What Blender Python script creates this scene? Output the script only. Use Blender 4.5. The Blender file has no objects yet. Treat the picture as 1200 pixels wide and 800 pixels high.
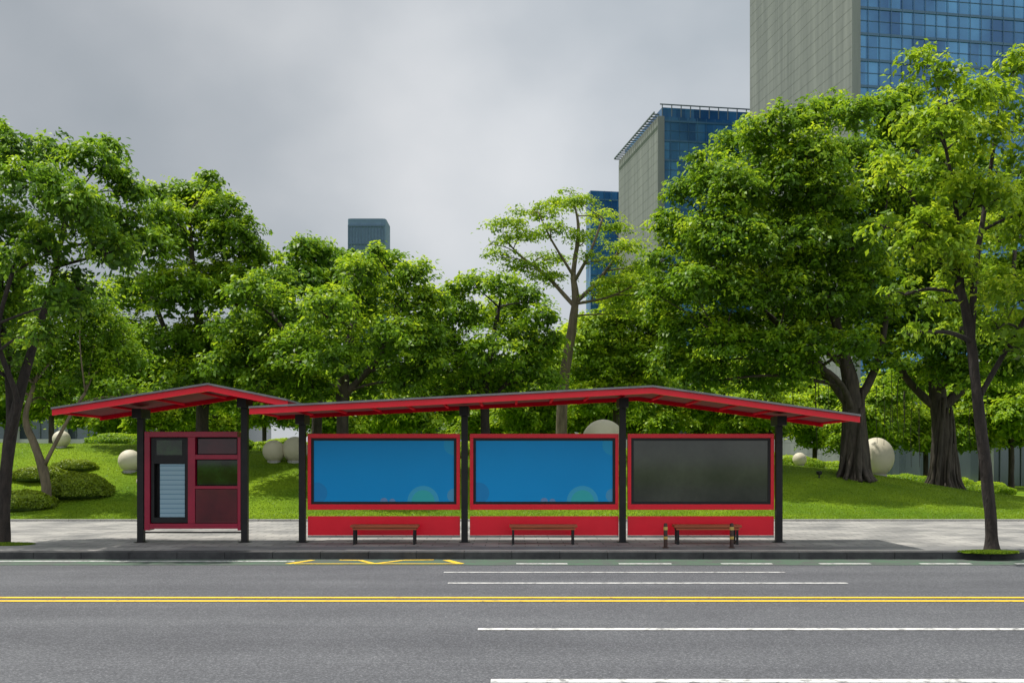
import bpy, bmesh, math, random
import numpy as np
from mathutils import Vector, Matrix, noise

scene = bpy.context.scene
COL = scene.collection
F = 1150.0; EYE = 1.9; HZ = 540.0

def P(px, py, d):
    return Vector(((px-600)*d/F, d, EYE-(py-HZ)*d/F))

# ------------------------------------------------------------ materials
def new_mat(name):
    m = bpy.data.materials.new(name); m.use_nodes = True
    nt = m.node_tree; b = nt.nodes["Principled BSDF"]
    return m, nt, b

def N(nt, typ, **kw):
    n = nt.nodes.new(typ)
    for k, v in kw.items():
        if hasattr(n, k): setattr(n, k, v)
        else: n.inputs[k].default_value = v
    return n

def ramp(nt, stops):
    r = nt.nodes.new("ShaderNodeValToRGB")
    el = r.color_ramp.elements
    while len(el) < len(stops): el.new(0.5)
    for e, (p, c) in zip(el, stops):
        e.position = p; e.color = (c[0], c[1], c[2], 1)
    return r

def noisy_mat(name, stops, scale=5, rough=0.6, bump=0.0, bscale=None, detail=6, metallic=0.0, stretch=None, spec=None, dist=0.02):
    m, nt, b = new_mat(name)
    tc = N(nt, "ShaderNodeTexCoord")
    src = tc.outputs["Object"]
    if stretch:
        mp = N(nt, "ShaderNodeMapping"); mp.inputs["Scale"].default_value = stretch
        nt.links.new(src, mp.inputs[0]); src = mp.outputs[0]
    n = N(nt, "ShaderNodeTexNoise"); n.inputs["Scale"].default_value = scale; n.inputs["Detail"].default_value = detail
    n.inputs["Roughness"].default_value = 0.65
    nt.links.new(src, n.inputs["Vector"])
    r = ramp(nt, stops); nt.links.new(n.outputs[0], r.inputs[0]); nt.links.new(r.outputs[0], b.inputs["Base Color"])
    b.inputs["Roughness"].default_value = rough; b.inputs["Metallic"].default_value = metallic
    if spec is not None: b.inputs["Specular IOR Level"].default_value = spec
    if bump > 0:
        n2 = N(nt, "ShaderNodeTexNoise"); n2.inputs["Scale"].default_value = bscale or scale*3; n2.inputs["Detail"].default_value = 8
        nt.links.new(src, n2.inputs["Vector"])
        bp = N(nt, "ShaderNodeBump"); bp.inputs["Strength"].default_value = bump; bp.inputs["Distance"].default_value = dist
        nt.links.new(n2.outputs[0], bp.inputs["Height"]); nt.links.new(bp.outputs[0], b.inputs["Normal"])
    return m

def leaf_mat(name, dark, mid, light, trans=0.44):
    m, nt, b = new_mat(name)
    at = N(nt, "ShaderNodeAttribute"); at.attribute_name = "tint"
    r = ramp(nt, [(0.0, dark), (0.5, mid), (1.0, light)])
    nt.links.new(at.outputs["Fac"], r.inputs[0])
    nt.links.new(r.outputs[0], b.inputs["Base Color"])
    b.inputs["Roughness"].default_value = 0.45; b.inputs["Specular IOR Level"].default_value = 0.3
    tr = N(nt, "ShaderNodeBsdfTranslucent")
    hs = N(nt, "ShaderNodeHueSaturation"); hs.inputs["Value"].default_value = 1.8; hs.inputs["Hue"].default_value = 0.485
    nt.links.new(r.outputs[0], hs.inputs["Color"]); nt.links.new(hs.outputs[0], tr.inputs[0])
    mx = N(nt, "ShaderNodeMixShader"); mx.inputs[0].default_value = trans
    nt.links.new(b.outputs[0], mx.inputs[1]); nt.links.new(tr.outputs[0], mx.inputs[2])
    nt.links.new(mx.outputs[0], nt.nodes["Material Output"].inputs[0])
    return m

M = {}
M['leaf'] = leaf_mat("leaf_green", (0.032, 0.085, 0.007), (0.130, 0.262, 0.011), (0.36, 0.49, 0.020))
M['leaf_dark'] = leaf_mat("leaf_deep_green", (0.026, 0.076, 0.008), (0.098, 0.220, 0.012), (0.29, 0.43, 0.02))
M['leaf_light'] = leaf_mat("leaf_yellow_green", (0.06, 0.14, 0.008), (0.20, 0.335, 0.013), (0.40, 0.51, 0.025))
M['leaf_shrub'] = leaf_mat("shrub_yellow_green", (0.05, 0.09, 0.006), (0.17, 0.25, 0.012), (0.32, 0.40, 0.02), 0.25)
M['grass_blade'] = leaf_mat("grass_blades", (0.05, 0.115, 0.006), (0.135, 0.23, 0.008), (0.28, 0.36, 0.012), 0.25)
M['bark'] = noisy_mat("bark", [(0.3, (0.018, 0.015, 0.011)), (0.7, (0.075, 0.060, 0.046))], 6, 0.9, 0.8, 14, stretch=(1, 1, 0.25), dist=0.05)
M['bark_dark'] = noisy_mat("dark_bark", [(0.3, (0.010, 0.008, 0.007)), (0.7, (0.042, 0.032, 0.026))], 8, 0.9, 0.9, 20, stretch=(1, 1, 0.3), dist=0.05)
M['bark_tan'] = noisy_mat("tan_bark", [(0.3, (0.07, 0.055, 0.038)), (0.7, (0.20, 0.16, 0.105))], 6, 0.9, 0.6, 14, stretch=(1, 1, 0.25), dist=0.04)
M['red'] = noisy_mat("red_paint", [(0.3, (0.78, 0.004, 0.022)), (0.7, (0.88, 0.007, 0.030))], 1.5, 0.3, 0.03, 30, spec=0.4)
M['crimson'] = noisy_mat("crimson_paint", [(0.3, (0.26, 0.004, 0.030)), (0.7, (0.36, 0.006, 0.042))], 1.5, 0.3, 0.03, 30)
M['darkred'] = noisy_mat("dark_red_glass", [(0.3, (0.03, 0.005, 0.008)), (0.7, (0.09, 0.008, 0.014))], 1.2, 0.05)
M['maroon'] = noisy_mat("maroon_panel", [(0.3, (0.06, 0.010, 0.016)), (0.7, (0.12, 0.014, 0.022))], 1.6, 0.12)
M['black'] = noisy_mat("black_steel", [(0.3, (0.008, 0.008, 0.009)), (0.7, (0.016, 0.016, 0.017))], 4, 0.45, spec=0.3)
M['grey_metal'] = noisy_mat("grey_metal", [(0.3, (0.14, 0.14, 0.15)), (0.7, (0.24, 0.24, 0.25))], 3, 0.4, metallic=0.4)
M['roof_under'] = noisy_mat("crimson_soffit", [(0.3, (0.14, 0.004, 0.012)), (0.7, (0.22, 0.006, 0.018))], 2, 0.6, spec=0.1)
M['redmatt'] = noisy_mat("matt_red_paint", [(0.3, (0.70, 0.004, 0.022)), (0.7, (0.82, 0.007, 0.030))], 1.5, 0.85, spec=0.05)
M['darkglass'] = noisy_mat("dark_screen_glass", [(0.3, (0.030, 0.036, 0.028)), (0.5, (0.05, 0.057, 0.045)), (0.7, (0.075, 0.085, 0.066))], 0.7, 0.08)
M['greenglass'] = noisy_mat("dark_green_glass", [(0.40, (0.003, 0.006, 0.003)), (0.6, (0.012, 0.04, 0.008)), (0.75, (0.03, 0.09, 0.014))], 2.5, 0.04)
M['wood'] = noisy_mat("orange_brown_wood", [(0.3, (0.28, 0.06, 0.022)), (0.7, (0.46, 0.11, 0.035))], 5, 0.5, stretch=(0.3, 4, 4))
M['yellow_paint'] = noisy_mat("yellow_road_paint", [(0.30, (0.18, 0.13, 0.03)), (0.42, (0.70, 0.46, 0.02)), (0.8, (0.80, 0.55, 0.025))], 9, 0.7, 0.2, 60)
M['white_paint'] = noisy_mat("white_road_paint", [(0.35, (0.20, 0.20, 0.20)), (0.48, (0.55, 0.55, 0.54)), (0.8, (0.72, 0.72, 0.70))], 9, 0.7, 0.2, 60)
M['green_paint'] = noisy_mat("green_road_paint", [(0.38, (0.07, 0.078, 0.072)), (0.62, (0.06, 0.115, 0.07))], 3, 0.85, 0.3, 60)
M['kerb'] = noisy_mat("kerb_stone", [(0.3, (0.022, 0.022, 0.024)), (0.7, (0.065, 0.065, 0.066))], 3, 0.8, 0.3, 40)
M['edge_stone'] = noisy_mat("edging_stone", [(0.3, (0.30, 0.29, 0.27)), (0.7, (0.42, 0.41, 0.39))], 3, 0.8, 0.3, 40)
M['cream'] = noisy_mat("cream_stone", [(0.3, (0.54, 0.49, 0.37)), (0.7, (0.62, 0.57, 0.44))], 2.0, 0.6, 0.05, 20)
M['concrete'] = noisy_mat("pale_concrete", [(0.3, (0.36, 0.37, 0.38)), (0.7, (0.47, 0.48, 0.49))], 0.5, 0.7)
M['stone_far'] = noisy_mat("grey_cladding", [(0.35, (0.135, 0.150, 0.152)), (0.65, (0.215, 0.230, 0.228))], 0.6, 0.75, stretch=(1, 1, 0.05), detail=10)
M['stone_groove'] = noisy_mat("grooved_cladding_shadow", [(0.3, (0.125, 0.135, 0.136)), (0.7, (0.155, 0.166, 0.166))], 0.3, 0.75)  # slightly darker grey backing behind the cladding joints
M['mullion'] = noisy_mat("facade_frames", [(0.3, (0.03, 0.10, 0.19)), (0.7, (0.045, 0.125, 0.23))], 0.3, 0.4)
M['steel_far'] = noisy_mat("facade_steel", [(0.3, (0.07, 0.09, 0.10)), (0.7, (0.10, 0.13, 0.15))], 0.3, 0.5)
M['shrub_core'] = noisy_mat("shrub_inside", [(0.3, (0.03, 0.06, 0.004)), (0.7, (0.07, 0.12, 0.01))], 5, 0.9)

def glass_mat(name, c0, c1, cell=(1.5, 1.5, 4.0), metal=0.35, rough=0.12):
    m, nt, b = new_mat(name)
    tc = N(nt, "ShaderNodeTexCoord")
    sn = N(nt, "ShaderNodeVectorMath"); sn.operation = 'SNAP'; sn.inputs[1].default_value = cell
    off = N(nt, "ShaderNodeVectorMath"); off.operation = 'ADD'; off.inputs[1].default_value = (0.3, 0.3, 0.0)
    nt.links.new(tc.outputs["Object"], off.inputs[0]); nt.links.new(off.outputs[0], sn.inputs[0])
    wn = N(nt, "ShaderNodeTexWhiteNoise"); nt.links.new(sn.outputs[0], wn.inputs["Vector"])
    ns = N(nt, "ShaderNodeTexNoise"); ns.inputs["Scale"].default_value = 0.07; ns.inputs["Detail"].default_value = 5
    nt.links.new(tc.outputs["Object"], ns.inputs["Vector"])
    ad = N(nt, "ShaderNodeMath"); ad.operation = 'MULTIPLY_ADD'; ad.inputs[1].default_value = 0.22
    nt.links.new(wn.outputs["Value"], ad.inputs[0]); nt.links.new(ns.outputs[0], ad.inputs[2])
    r = ramp(nt, [(0.44, c0), (0.80, c1)]); nt.links.new(ad.outputs[0], r.inputs[0])
    nt.links.new(r.outputs[0], b.inputs["Base Color"])
    b.inputs["Metallic"].default_value = metal; b.inputs["Roughness"].default_value = rough
    return m
M['blueglass'] = glass_mat("blue_curtain_glass", (0.020, 0.085, 0.21), (0.085, 0.26, 0.48), (1.9, 1.9, 4.0))
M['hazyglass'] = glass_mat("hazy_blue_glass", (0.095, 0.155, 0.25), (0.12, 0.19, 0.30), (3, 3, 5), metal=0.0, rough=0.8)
M['lowglass'] = glass_mat("dark_shop_glass", (0.04, 0.06, 0.075), (0.11, 0.14, 0.16), (1.5, 1.5, 3))

def asphalt():
    m, nt, b = new_mat("asphalt")
    tc = N(nt, "ShaderNodeTexCoord")
    n1 = N(nt, "ShaderNodeTexNoise"); n1.inputs["Scale"].default_value = 38; n1.inputs["Detail"].default_value = 6; n1.inputs["Roughness"].default_value = 0.85
    mp = N(nt, "ShaderNodeMapping"); mp.inputs["Scale"].default_value = (0.05, 0.75, 1)
    n2 = N(nt, "ShaderNodeTexNoise"); n2.inputs["Scale"].default_value = 1.0; n2.inputs["Detail"].default_value = 7; n2.inputs["Roughness"].default_value = 0.6
    n3 = N(nt, "ShaderNodeTexNoise"); n3.inputs["Scale"].default_value = 0.5; n3.inputs["Detail"].default_value = 8; n3.inputs["Roughness"].default_value = 0.7
    nt.links.new(tc.outputs["Object"], n1.inputs["Vector"]); nt.links.new(tc.outputs["Object"], mp.inputs[0]); nt.links.new(mp.outputs[0], n2.inputs["Vector"])
    nt.links.new(tc.outputs["Object"], n3.inputs["Vector"])
    r1 = ramp(nt, [(0.32, (0.031, 0.032, 0.036)), (0.52, (0.080, 0.083, 0.091)), (0.68, (0.26, 0.265, 0.275))])
    r2 = ramp(nt, [(0.3, (0.74, 0.74, 0.77)), (0.7, (1.2, 1.2, 1.2))])
    r3 = ramp(nt, [(0.3, (0.84, 0.84, 0.86)), (0.7, (1.12, 1.12, 1.12))])
    nt.links.new(n1.outputs[0], r1.inputs[0]); nt.links.new(n2.outputs[0], r2.inputs[0]); nt.links.new(n3.outputs[0], r3.inputs[0])
    last = r1.outputs[0]
    for r in (r2, r3):
        mx = N(nt, "ShaderNodeMix"); mx.data_type = 'RGBA'; mx.blend_type = 'MULTIPLY'; mx.inputs[0].default_value = 1.0
        nt.links.new(last, mx.inputs[6]); nt.links.new(r.outputs[0], mx.inputs[7]); last = mx.outputs[2]
    nt.links.new(last, b.inputs["Base Color"])
    b.inputs["Roughness"].default_value = 0.85
    bp = N(nt, "ShaderNodeBump"); bp.inputs["Strength"].default_value = 0.6; bp.inputs["Distance"].default_value = 0.012
    nt.links.new(n1.outputs[0], bp.inputs["Height"]); nt.links.new(bp.outputs[0], b.inputs["Normal"])
    return m
M['asphalt'] = asphalt()

def paving():
    m, nt, b = new_mat("paving_tiles")
    tc = N(nt, "ShaderNodeTexCoord")
    br = N(nt, "ShaderNodeTexBrick"); br.offset = 0.5
    br.inputs["Color1"].default_value = (0.33, 0.32, 0.30, 1); br.inputs["Color2"].default_value = (0.235, 0.23, 0.22, 1)
    br.inputs["Mortar"].default_value = (0.12, 0.12, 0.115, 1); br.inputs["Scale"].default_value = 1.0
    br.inputs["Brick Width"].default_value = 0.6; br.inputs["Row Height"].default_value = 0.4; br.inputs["Mortar Size"].default_value = 0.014
    nt.links.new(tc.outputs["Object"], br.inputs["Vector"])
    n = N(nt, "ShaderNodeTexNoise"); n.inputs["Scale"].default_value = 0.7; n.inputs["Detail"].default_value = 8
    nt.links.new(tc.outputs["Object"], n.inputs["Vector"])
    r = ramp(nt, [(0.3, (0.55, 0.56, 0.58)), (0.65, (1.15, 1.14, 1.13))]); nt.links.new(n.outputs[0], r.inputs[0])
    mx = N(nt, "ShaderNodeMix"); mx.data_type = 'RGBA'; mx.blend_type = 'MULTIPLY'; mx.inputs[0].default_value = 1.0
    nt.links.new(br.outputs[0], mx.inputs[6]); nt.links.new(r.outputs[0], mx.inputs[7])
    nt.links.new(mx.outputs[2], b.inputs["Base Color"]); b.inputs["Roughness"].default_value = 0.8
    return m
M['paving'] = paving()
M['band'] = noisy_mat("grey_paving_band", [(0.3, (0.11, 0.11, 0.11)), (0.7, (0.22, 0.217, 0.213))], 1.2, 0.8, 0.2, 30)

def lawn():
    m, nt, b = new_mat("lawn")
    tc = N(nt, "ShaderNodeTexCoord")
    n1 = N(nt, "ShaderNodeTexNoise"); n1.inputs["Scale"].default_value = 14; n1.inputs["Detail"].default_value = 8; n1.inputs["Roughness"].default_value = 0.8
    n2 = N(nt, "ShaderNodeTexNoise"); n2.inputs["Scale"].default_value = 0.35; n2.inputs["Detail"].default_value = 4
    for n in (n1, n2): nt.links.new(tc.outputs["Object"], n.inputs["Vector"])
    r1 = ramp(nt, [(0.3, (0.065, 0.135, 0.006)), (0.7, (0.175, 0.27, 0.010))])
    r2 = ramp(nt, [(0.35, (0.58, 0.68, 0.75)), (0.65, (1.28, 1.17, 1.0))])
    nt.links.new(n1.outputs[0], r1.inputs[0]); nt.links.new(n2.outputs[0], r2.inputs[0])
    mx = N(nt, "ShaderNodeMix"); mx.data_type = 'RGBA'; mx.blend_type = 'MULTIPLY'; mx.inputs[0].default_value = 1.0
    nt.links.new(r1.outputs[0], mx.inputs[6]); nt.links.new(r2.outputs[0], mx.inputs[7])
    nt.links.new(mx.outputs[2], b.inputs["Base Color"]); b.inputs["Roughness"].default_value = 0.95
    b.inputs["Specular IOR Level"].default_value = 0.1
    bp = N(nt, "ShaderNodeBump"); bp.inputs["Strength"].default_value = 0.4; bp.inputs["Distance"].default_value = 0.03
    nt.links.new(n1.outputs[0], bp.inputs["Height"]); nt.links.new(bp.outputs[0], b.inputs["Normal"])
    return m
M['lawn'] = lawn()

def screen_mat(name, x0, x1, z0, z1, circles):
    m, nt, b = new_mat(name)
    tc = N(nt, "ShaderNodeTexCoord"); sp = N(nt, "ShaderNodeSeparateXYZ"); nt.links.new(tc.outputs["Object"], sp.inputs[0])
    n = N(nt, "ShaderNodeTexNoise"); n.inputs["Scale"].default_value = 0.5; nt.links.new(tc.outputs["Object"], n.inputs["Vector"])
    r = ramp(nt, [(0.3, (0.002, 0.29, 0.68)), (0.7, (0.003, 0.32, 0.74))]); nt.links.new(n.outputs[0], r.inputs[0])
    last = r.outputs[0]
    for (cx, cz, rad, col) in circles:
        cb = N(nt, "ShaderNodeCombineXYZ"); nt.links.new(sp.outputs[0], cb.inputs[0]); nt.links.new(sp.outputs[2], cb.inputs[2])
        ds = N(nt, "ShaderNodeVectorMath"); ds.operation = 'DISTANCE'; ds.inputs[1].default_value = (x0+cx*(x1-x0), 0, z0+cz*(z1-z0))
        nt.links.new(cb.outputs[0], ds.inputs[0])
        lt = N(nt, "ShaderNodeMath"); lt.operation = 'LESS_THAN'; lt.inputs[1].default_value = rad
        nt.links.new(ds.outputs["Value"], lt.inputs[0])
        mu = N(nt, "ShaderNodeMath"); mu.operation = 'MULTIPLY'; mu.inputs[1].default_value = 0.6; nt.links.new(lt.outputs[0], mu.inputs[0])
        mx = N(nt, "ShaderNodeMix"); mx.data_type = 'RGBA'; nt.links.new(mu.outputs[0], mx.inputs[0]); nt.links.new(last, mx.inputs[6])
        mx.inputs[7].default_value = (*col, 1); last = mx.outputs[2]
    nt.links.new(last, b.inputs["Base Color"]); b.inputs["Roughness"].default_value = 0.3; b.inputs["Specular IOR Level"].default_value = 0.2
    return m

def lines_mat():
    m, nt, b = new_mat("timetable_print")
    tc = N(nt, "ShaderNodeTexCoord"); sp = N(nt, "ShaderNodeSeparateXYZ"); nt.links.new(tc.outputs["Object"], sp.inputs[0])
    mu = N(nt, "ShaderNodeMath"); mu.operation = 'MULTIPLY'; mu.inputs[1].default_value = 9; nt.links.new(sp.outputs[2], mu.inputs[0])
    fr = N(nt, "ShaderNodeMath"); fr.operation = 'FRACT'; nt.links.new(mu.outputs[0], fr.inputs[0])
    r = ramp(nt, [(0.0, (0.12, 0.24, 0.33)), (0.16, (0.12, 0.24, 0.33)), (0.24, (0.24, 0.38, 0.46)), (0.9, (0.28, 0.42, 0.50))])
    nt.links.new(fr.outputs[0], r.inputs[0]); nt.links.new(r.outputs[0], b.inputs["Base Color"]); b.inputs["Roughness"].default_value = 0.2
    return m
M['timetable'] = lines_mat()

# ------------------------------------------------------------ object helpers
def empty(name, loc, label, cat, group=None):
    o = bpy.data.objects.new(name, None); o.location = loc; o.empty_display_size = 0.3
    COL.objects.link(o); o["label"] = label; o["category"] = cat
    if group: o["group"] = group
    return o

def base_of(o):
    return Vector((0, 0, 0)) if o.type == 'MESH' else o.location.copy()

def link_mesh(name, me, mats, parent=None, world_coords=True, smooth=False):
    o = bpy.data.objects.new(name, me); COL.objects.link(o)
    for mt in (mats if isinstance(mats, (list, tuple)) else [mats]): me.materials.append(mt)
    if smooth: me.polygons.foreach_set("use_smooth", [True]*len(me.polygons))
    if parent:
        o.parent = parent
        if world_coords: o.matrix_parent_inverse = Matrix.Translation(-base_of(parent))
    return o

def boxes(name, lst, mat, parent=None, bevel=0.0, world_coords=True):
    bm = bmesh.new()
    for bx in lst:
        x0, x1, y0, y1, z0, z1 = bx
        vs = [bm.verts.new(v) for v in [(x0,y0,z0),(x1,y0,z0),(x1,y1,z0),(x0,y1,z0),(x0,y0,z1),(x1,y0,z1),(x1,y1,z1),(x0,y1,z1)]]
        for f in [(0,3,2,1),(4,5,6,7),(0,1,5,4),(1,2,6,5),(2,3,7,6),(3,0,4,7)]:
            bm.faces.new([vs[i] for i in f])
    if bevel > 0:
        bmesh.ops.bevel(bm, geom=bm.edges[:], offset=bevel, segments=2, affect='EDGES', profile=0.6)
    me = bpy.data.meshes.new(name); bm.to_mesh(me); bm.free()
    return link_mesh(name, me, mat, parent, world_coords)

def child_of_mesh(o, parent_mesh):
    o.parent = parent_mesh; o.matrix_parent_inverse = Matrix.Identity(4)

def structure(o):
    o["kind"] = "structure"; return o

# ------------------------------------------------------------ terrain
HX = [(-400, 2.6), (-24, 2.7), (-16, 2.6), (-9, 2.2), (0, 1.9), (10, 1.85), (14, 1.6), (17.5, 1.05), (21, 0.35), (26, 0.1), (400, 0.1)]
def hx(x):
    for (a, za), (b, zb) in zip(HX, HX[1:]):
        if x <= b:
            t = max(0, (x-a)/(b-a)); return za+(zb-za)*t
    return HX[-1][1]
def hxs(x): return sum(hx(x+k) for k in (-2, -1, 0, 1, 2))/5
def ter(x, y):
    if y < 31.05: return -0.35
    t = min(1, (y-31.05)/13.0); s = t*t*(3-2*t)
    fade = 1.0 if y < 55 else max(0.0, 1-(y-55)/35)
    return 0.02+hxs(x)*s*fade + 0.05*noise.noise(Vector((x*0.3, y*0.3, 0)))*min(1, (y-31.05)/2)*fade
def ground_d(px, py):
    d = 31.2
    while d < 60:
        p = P(px, py, d)
        if ter(p.x, d) >= p.z: return d
        d += 0.1
    return 44.0

def grid(name, xs, ys, zf, mat):
    vs = [(x, y, zf(x, y)) for y in ys for x in xs]; nx = len(xs)
    fs = [(j*nx+i, j*nx+i+1, (j+1)*nx+i+1, (j+1)*nx+i) for j in range(len(ys)-1) for i in range(nx-1)]
    me = bpy.data.meshes.new(name); me.from_pydata(vs, [], fs)
    return structure(link_mesh(name, me, mat, smooth=True))
xs = [-3000, -1000, -400, -150, -80, -50]+[x*1.0 for x in range(-40, 45)]+[50, 80, 150, 400, 1000, 3000]
ys = [-500, -100, 0, 30, 31.0, 31.1]+[31.5+0.75*i for i in range(40)]+[63, 66, 70, 75, 80, 90, 110, 150, 300, 800, 3000]
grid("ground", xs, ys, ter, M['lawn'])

def sheet(name, x0, x1, y0, y1, z, mat):
    me = bpy.data.meshes.new(name); me.from_pydata([(x0,y0,z),(x1,y0,z),(x1,y1,z),(x0,y1,z)], [], [(0,1,2,3)])
    return structure(link_mesh(name, me, mat))
RZ = -0.15
sheet("road", -300, 300, -40, 20.52, RZ, M['asphalt'])
structure(boxes("pavement", [(-300, 300, 20.86, 31.0, -0.3, 0.0)], M['paving']))
sheet("pavement_band", -7.2, 60, 20.87, 21.8, 0.004, M['band'])  # shelter's shadow painted on the front paving as a darker sheet
structure(boxes("kerb", [(-60+i*1.0, -60+i*1.0+0.994, 20.5, 20.855, -0.3, 0.004) for i in range(120)], M['kerb'], bevel=0.012))
structure(boxes("lawn_edging", [(-60+i*1.0, -60+i*1.0+0.985, 31.0, 31.12, -0.3, 0.06) for i in range(120)], M['edge_stone'], bevel=0.008))

def rd(py): return F*(EYE-RZ)/(py-HZ)
def rx(px, py): return (px-600)*rd(py)/F
Z1 = RZ+0.004; Z2 = RZ+0.008
sheet("road_green_strip", -60, 60, rd(662.0), 20.45, Z1, M['green_paint'])
def hline(px0, px1, py, w, mat, z=Z2, nm="road_marking"):
    d = rd(py); a = -60 if px0 is None else (px0-600)*d/F; b = 60 if px1 is None else (px1-600)*d/F
    return sheet(nm, a, b, d-w/2, d+w/2, z, mat)
hline(None, 345, 657.5, 0.13, M['white_paint'])
for a, b in [(605, 665), (725, 787), (845, 905), (960, 1020), (1078, 1138), (1190, 1255)]:
    hline(a, b, 660.5, 0.15, M['white_paint'])
hline(520, 920, 670.5, 0.10, M['white_paint'])
hline(525, 993, 683.2, 0.12, M['white_paint'])
hline(None, None, 700.2, 0.14, M['yellow_paint']); hline(None, None, 704.2, 0.14, M['yellow_paint'])
hline(560, None, 737.3, 0.14, M['white_paint'])
hline(575, None, 798, 0.15, M['white_paint'])
def strip(pts, w, z, mat, nm):
    vs = []; fs = []
    for (a, b) in zip(pts, pts[1:]):
        a = Vector(a); b = Vector(b); t = (b-a).normalized(); n = Vector((-t.y, t.x))*w/2
        k = len(vs)
        for q in (a-n, b-n, b+n, a+n): vs.append((q.x, q.y, z))
        fs.append((k, k+1, k+2, k+3)); z += 0.001
    me = bpy.data.meshes.new(nm); me.from_pydata(vs, [], fs); return structure(link_mesh(nm, me, mat))
ya, yb = 19.55, 20.3
x_0, x_1 = rx(345, 657), rx(542, 657)
xm = (x_0+x_1)/2
strip([(x_0, ya), (x_0+0.35, yb)], 0.14, Z2, M['yellow_paint'], "road_marking")
strip([(x_0+0.9, yb), (xm-0.4, yb-0.05), (xm, ya), (xm+0.5, yb-0.05), (x_1-0.6, yb)], 0.12, Z2, M['yellow_paint'], "road_marking")
strip([(x_1-0.35, yb), (x_1, ya)], 0.16, Z2, M['yellow_paint'], "road_marking")
hline(345, 542, 660.8, 0.09, M['yellow_paint'], Z2+0.006)

# ------------------------------------------------------------ leaves
RNG = np.random.default_rng(7)
def leaf_mesh(name, C, Nrm, Dr, L, W, tint):
    n = len(C)
    D = Dr-(Dr*Nrm).sum(1, keepdims=True)*Nrm
    D /= np.linalg.norm(D, axis=1, keepdims=True)+1e-9
    S = np.cross(Nrm, D)
    L = L[:, None]; W = W[:, None]
    V = np.empty((n, 4, 3))
    V[:, 0] = C-D*L*0.5
    V[:, 1] = C+S*W*0.5+Nrm*W*0.18
    V[:, 2] = C+D*L*0.5-Nrm*L*0.12
    V[:, 3] = C-S*W*0.5+Nrm*W*0.18
    me = bpy.data.meshes.new(name)
    me.vertices.add(4*n); me.vertices.foreach_set("co", V.reshape(-1).astype(np.float32))
    me.loops.add(4*n); me.loops.foreach_set("vertex_index", np.arange(4*n, dtype=np.int32))
    me.polygons.add(n); me.polygons.foreach_set("loop_start", np.arange(0, 4*n, 4, dtype=np.int32))
    try: me.polygons.foreach_set("loop_total", np.full(n, 4, dtype=np.int32))
    except Exception: pass
    me.update(calc_edges=True)
    a = me.attributes.new("tint", 'FLOAT', 'FACE'); a.data.foreach_set("value", np.clip(tint, 0, 1).astype(np.float32))
    return me

def unit(n):
    v = RNG.normal(size=(n, 3)); return v/np.linalg.norm(v, axis=1, keepdims=True)

def crown_arrays(lobes, per_m2=26, cl=26, csize=0.38, leaf=0.2, gap=-0.12, droop=0.5, flat=0.55, inner=1.0):
    CC = []; NN = []; DD = []; TT = []; LL = []
    per_m2 = per_m2*1.32; leaf = leaf*0.91
    for (c, rx_, ry_, rz_) in lobes:
        area = 4*math.pi*((rx_*ry_+rx_*rz_+ry_*rz_)/3)
        k = max(8, int(area*per_m2/cl*1.6))
        u = unit(k)
        u[:, 2] = np.where(u[:, 2] < -0.55, -u[:, 2]*0.6, u[:, 2])
        rr = RNG.uniform(0.45, 1.18, k)**0.7
        pos = np.array(c)[None, :]+u*rr[:, None]*np.array([rx_, ry_, rz_])
        keep = np.array([noise.noise(Vector(p)*1.1) > gap for p in pos]); pos = pos[keep]; u = u[keep]; rr = rr[keep]
        m = len(pos)
        if m == 0: continue
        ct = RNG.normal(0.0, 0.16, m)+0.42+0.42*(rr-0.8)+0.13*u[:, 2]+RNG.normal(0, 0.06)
        cs = csize*RNG.uniform(0.45, 1.3, m)
        nls = np.maximum(3, (cl*RNG.uniform(0.5, 1.4, m)).astype(int))
        idx = np.repeat(np.arange(m), nls); nl = len(idx)
        o = RNG.normal(size=(nl, 3))*cs[idx][:, None]*0.57; o[:, 2] *= flat*0.9
        rad = np.sqrt((o[:, :2]**2).sum(1)); o[:, 2] -= rad*rad*0.5/np.maximum(cs[idx], .1)*droop
        out = o/(np.linalg.norm(o, axis=1, keepdims=True)+1e-6)
        nr = np.array([0, 0, 0.85])+RNG.normal(size=(nl, 3))*0.55+u[idx]*0.6
        nr /= np.linalg.norm(nr, axis=1, keepdims=True)
        dr = out+RNG.normal(size=(nl, 3))*0.4+np.array([0, 0, -droop])
        CC.append(pos[idx]+o); NN.append(nr); DD.append(dr); TT.append(ct[idx]+RNG.normal(0, 0.09, nl)); LL.append(leaf*RNG.uniform(0.65, 1.3, nl))
        if inner > 0:
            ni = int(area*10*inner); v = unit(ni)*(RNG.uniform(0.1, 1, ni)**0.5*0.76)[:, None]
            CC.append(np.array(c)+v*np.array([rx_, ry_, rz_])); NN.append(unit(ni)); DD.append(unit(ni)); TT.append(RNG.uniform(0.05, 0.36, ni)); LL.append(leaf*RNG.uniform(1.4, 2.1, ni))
    C = np.concatenate(CC); n = len(C)
    L = np.concatenate(LL); W = L*RNG.uniform(0.42, 0.6, n)
    return C, np.concatenate(NN), np.concatenate(DD), L, W, np.concatenate(TT)

def catmull(pts, sub=4):
    if len(pts) < 3: return pts
    out = []
    n = len(pts)
    for i in range(n-1):
        p0 = pts[max(0, i-1)]; p1 = pts[i]; p2 = pts[i+1]; p3 = pts[min(n-1, i+2)]
        for k in range(sub):
            t = k/sub
            out.append(tuple(0.5*((2*p1[j])+(-p0[j]+p2[j])*t+(2*p0[j]-5*p1[j]+4*p2[j]-p3[j])*t*t+(-p0[j]+3*p1[j]-3*p2[j]+p3[j])*t**3) for j in range(4)))
    out.append(tuple(pts[-1])); return out

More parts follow.
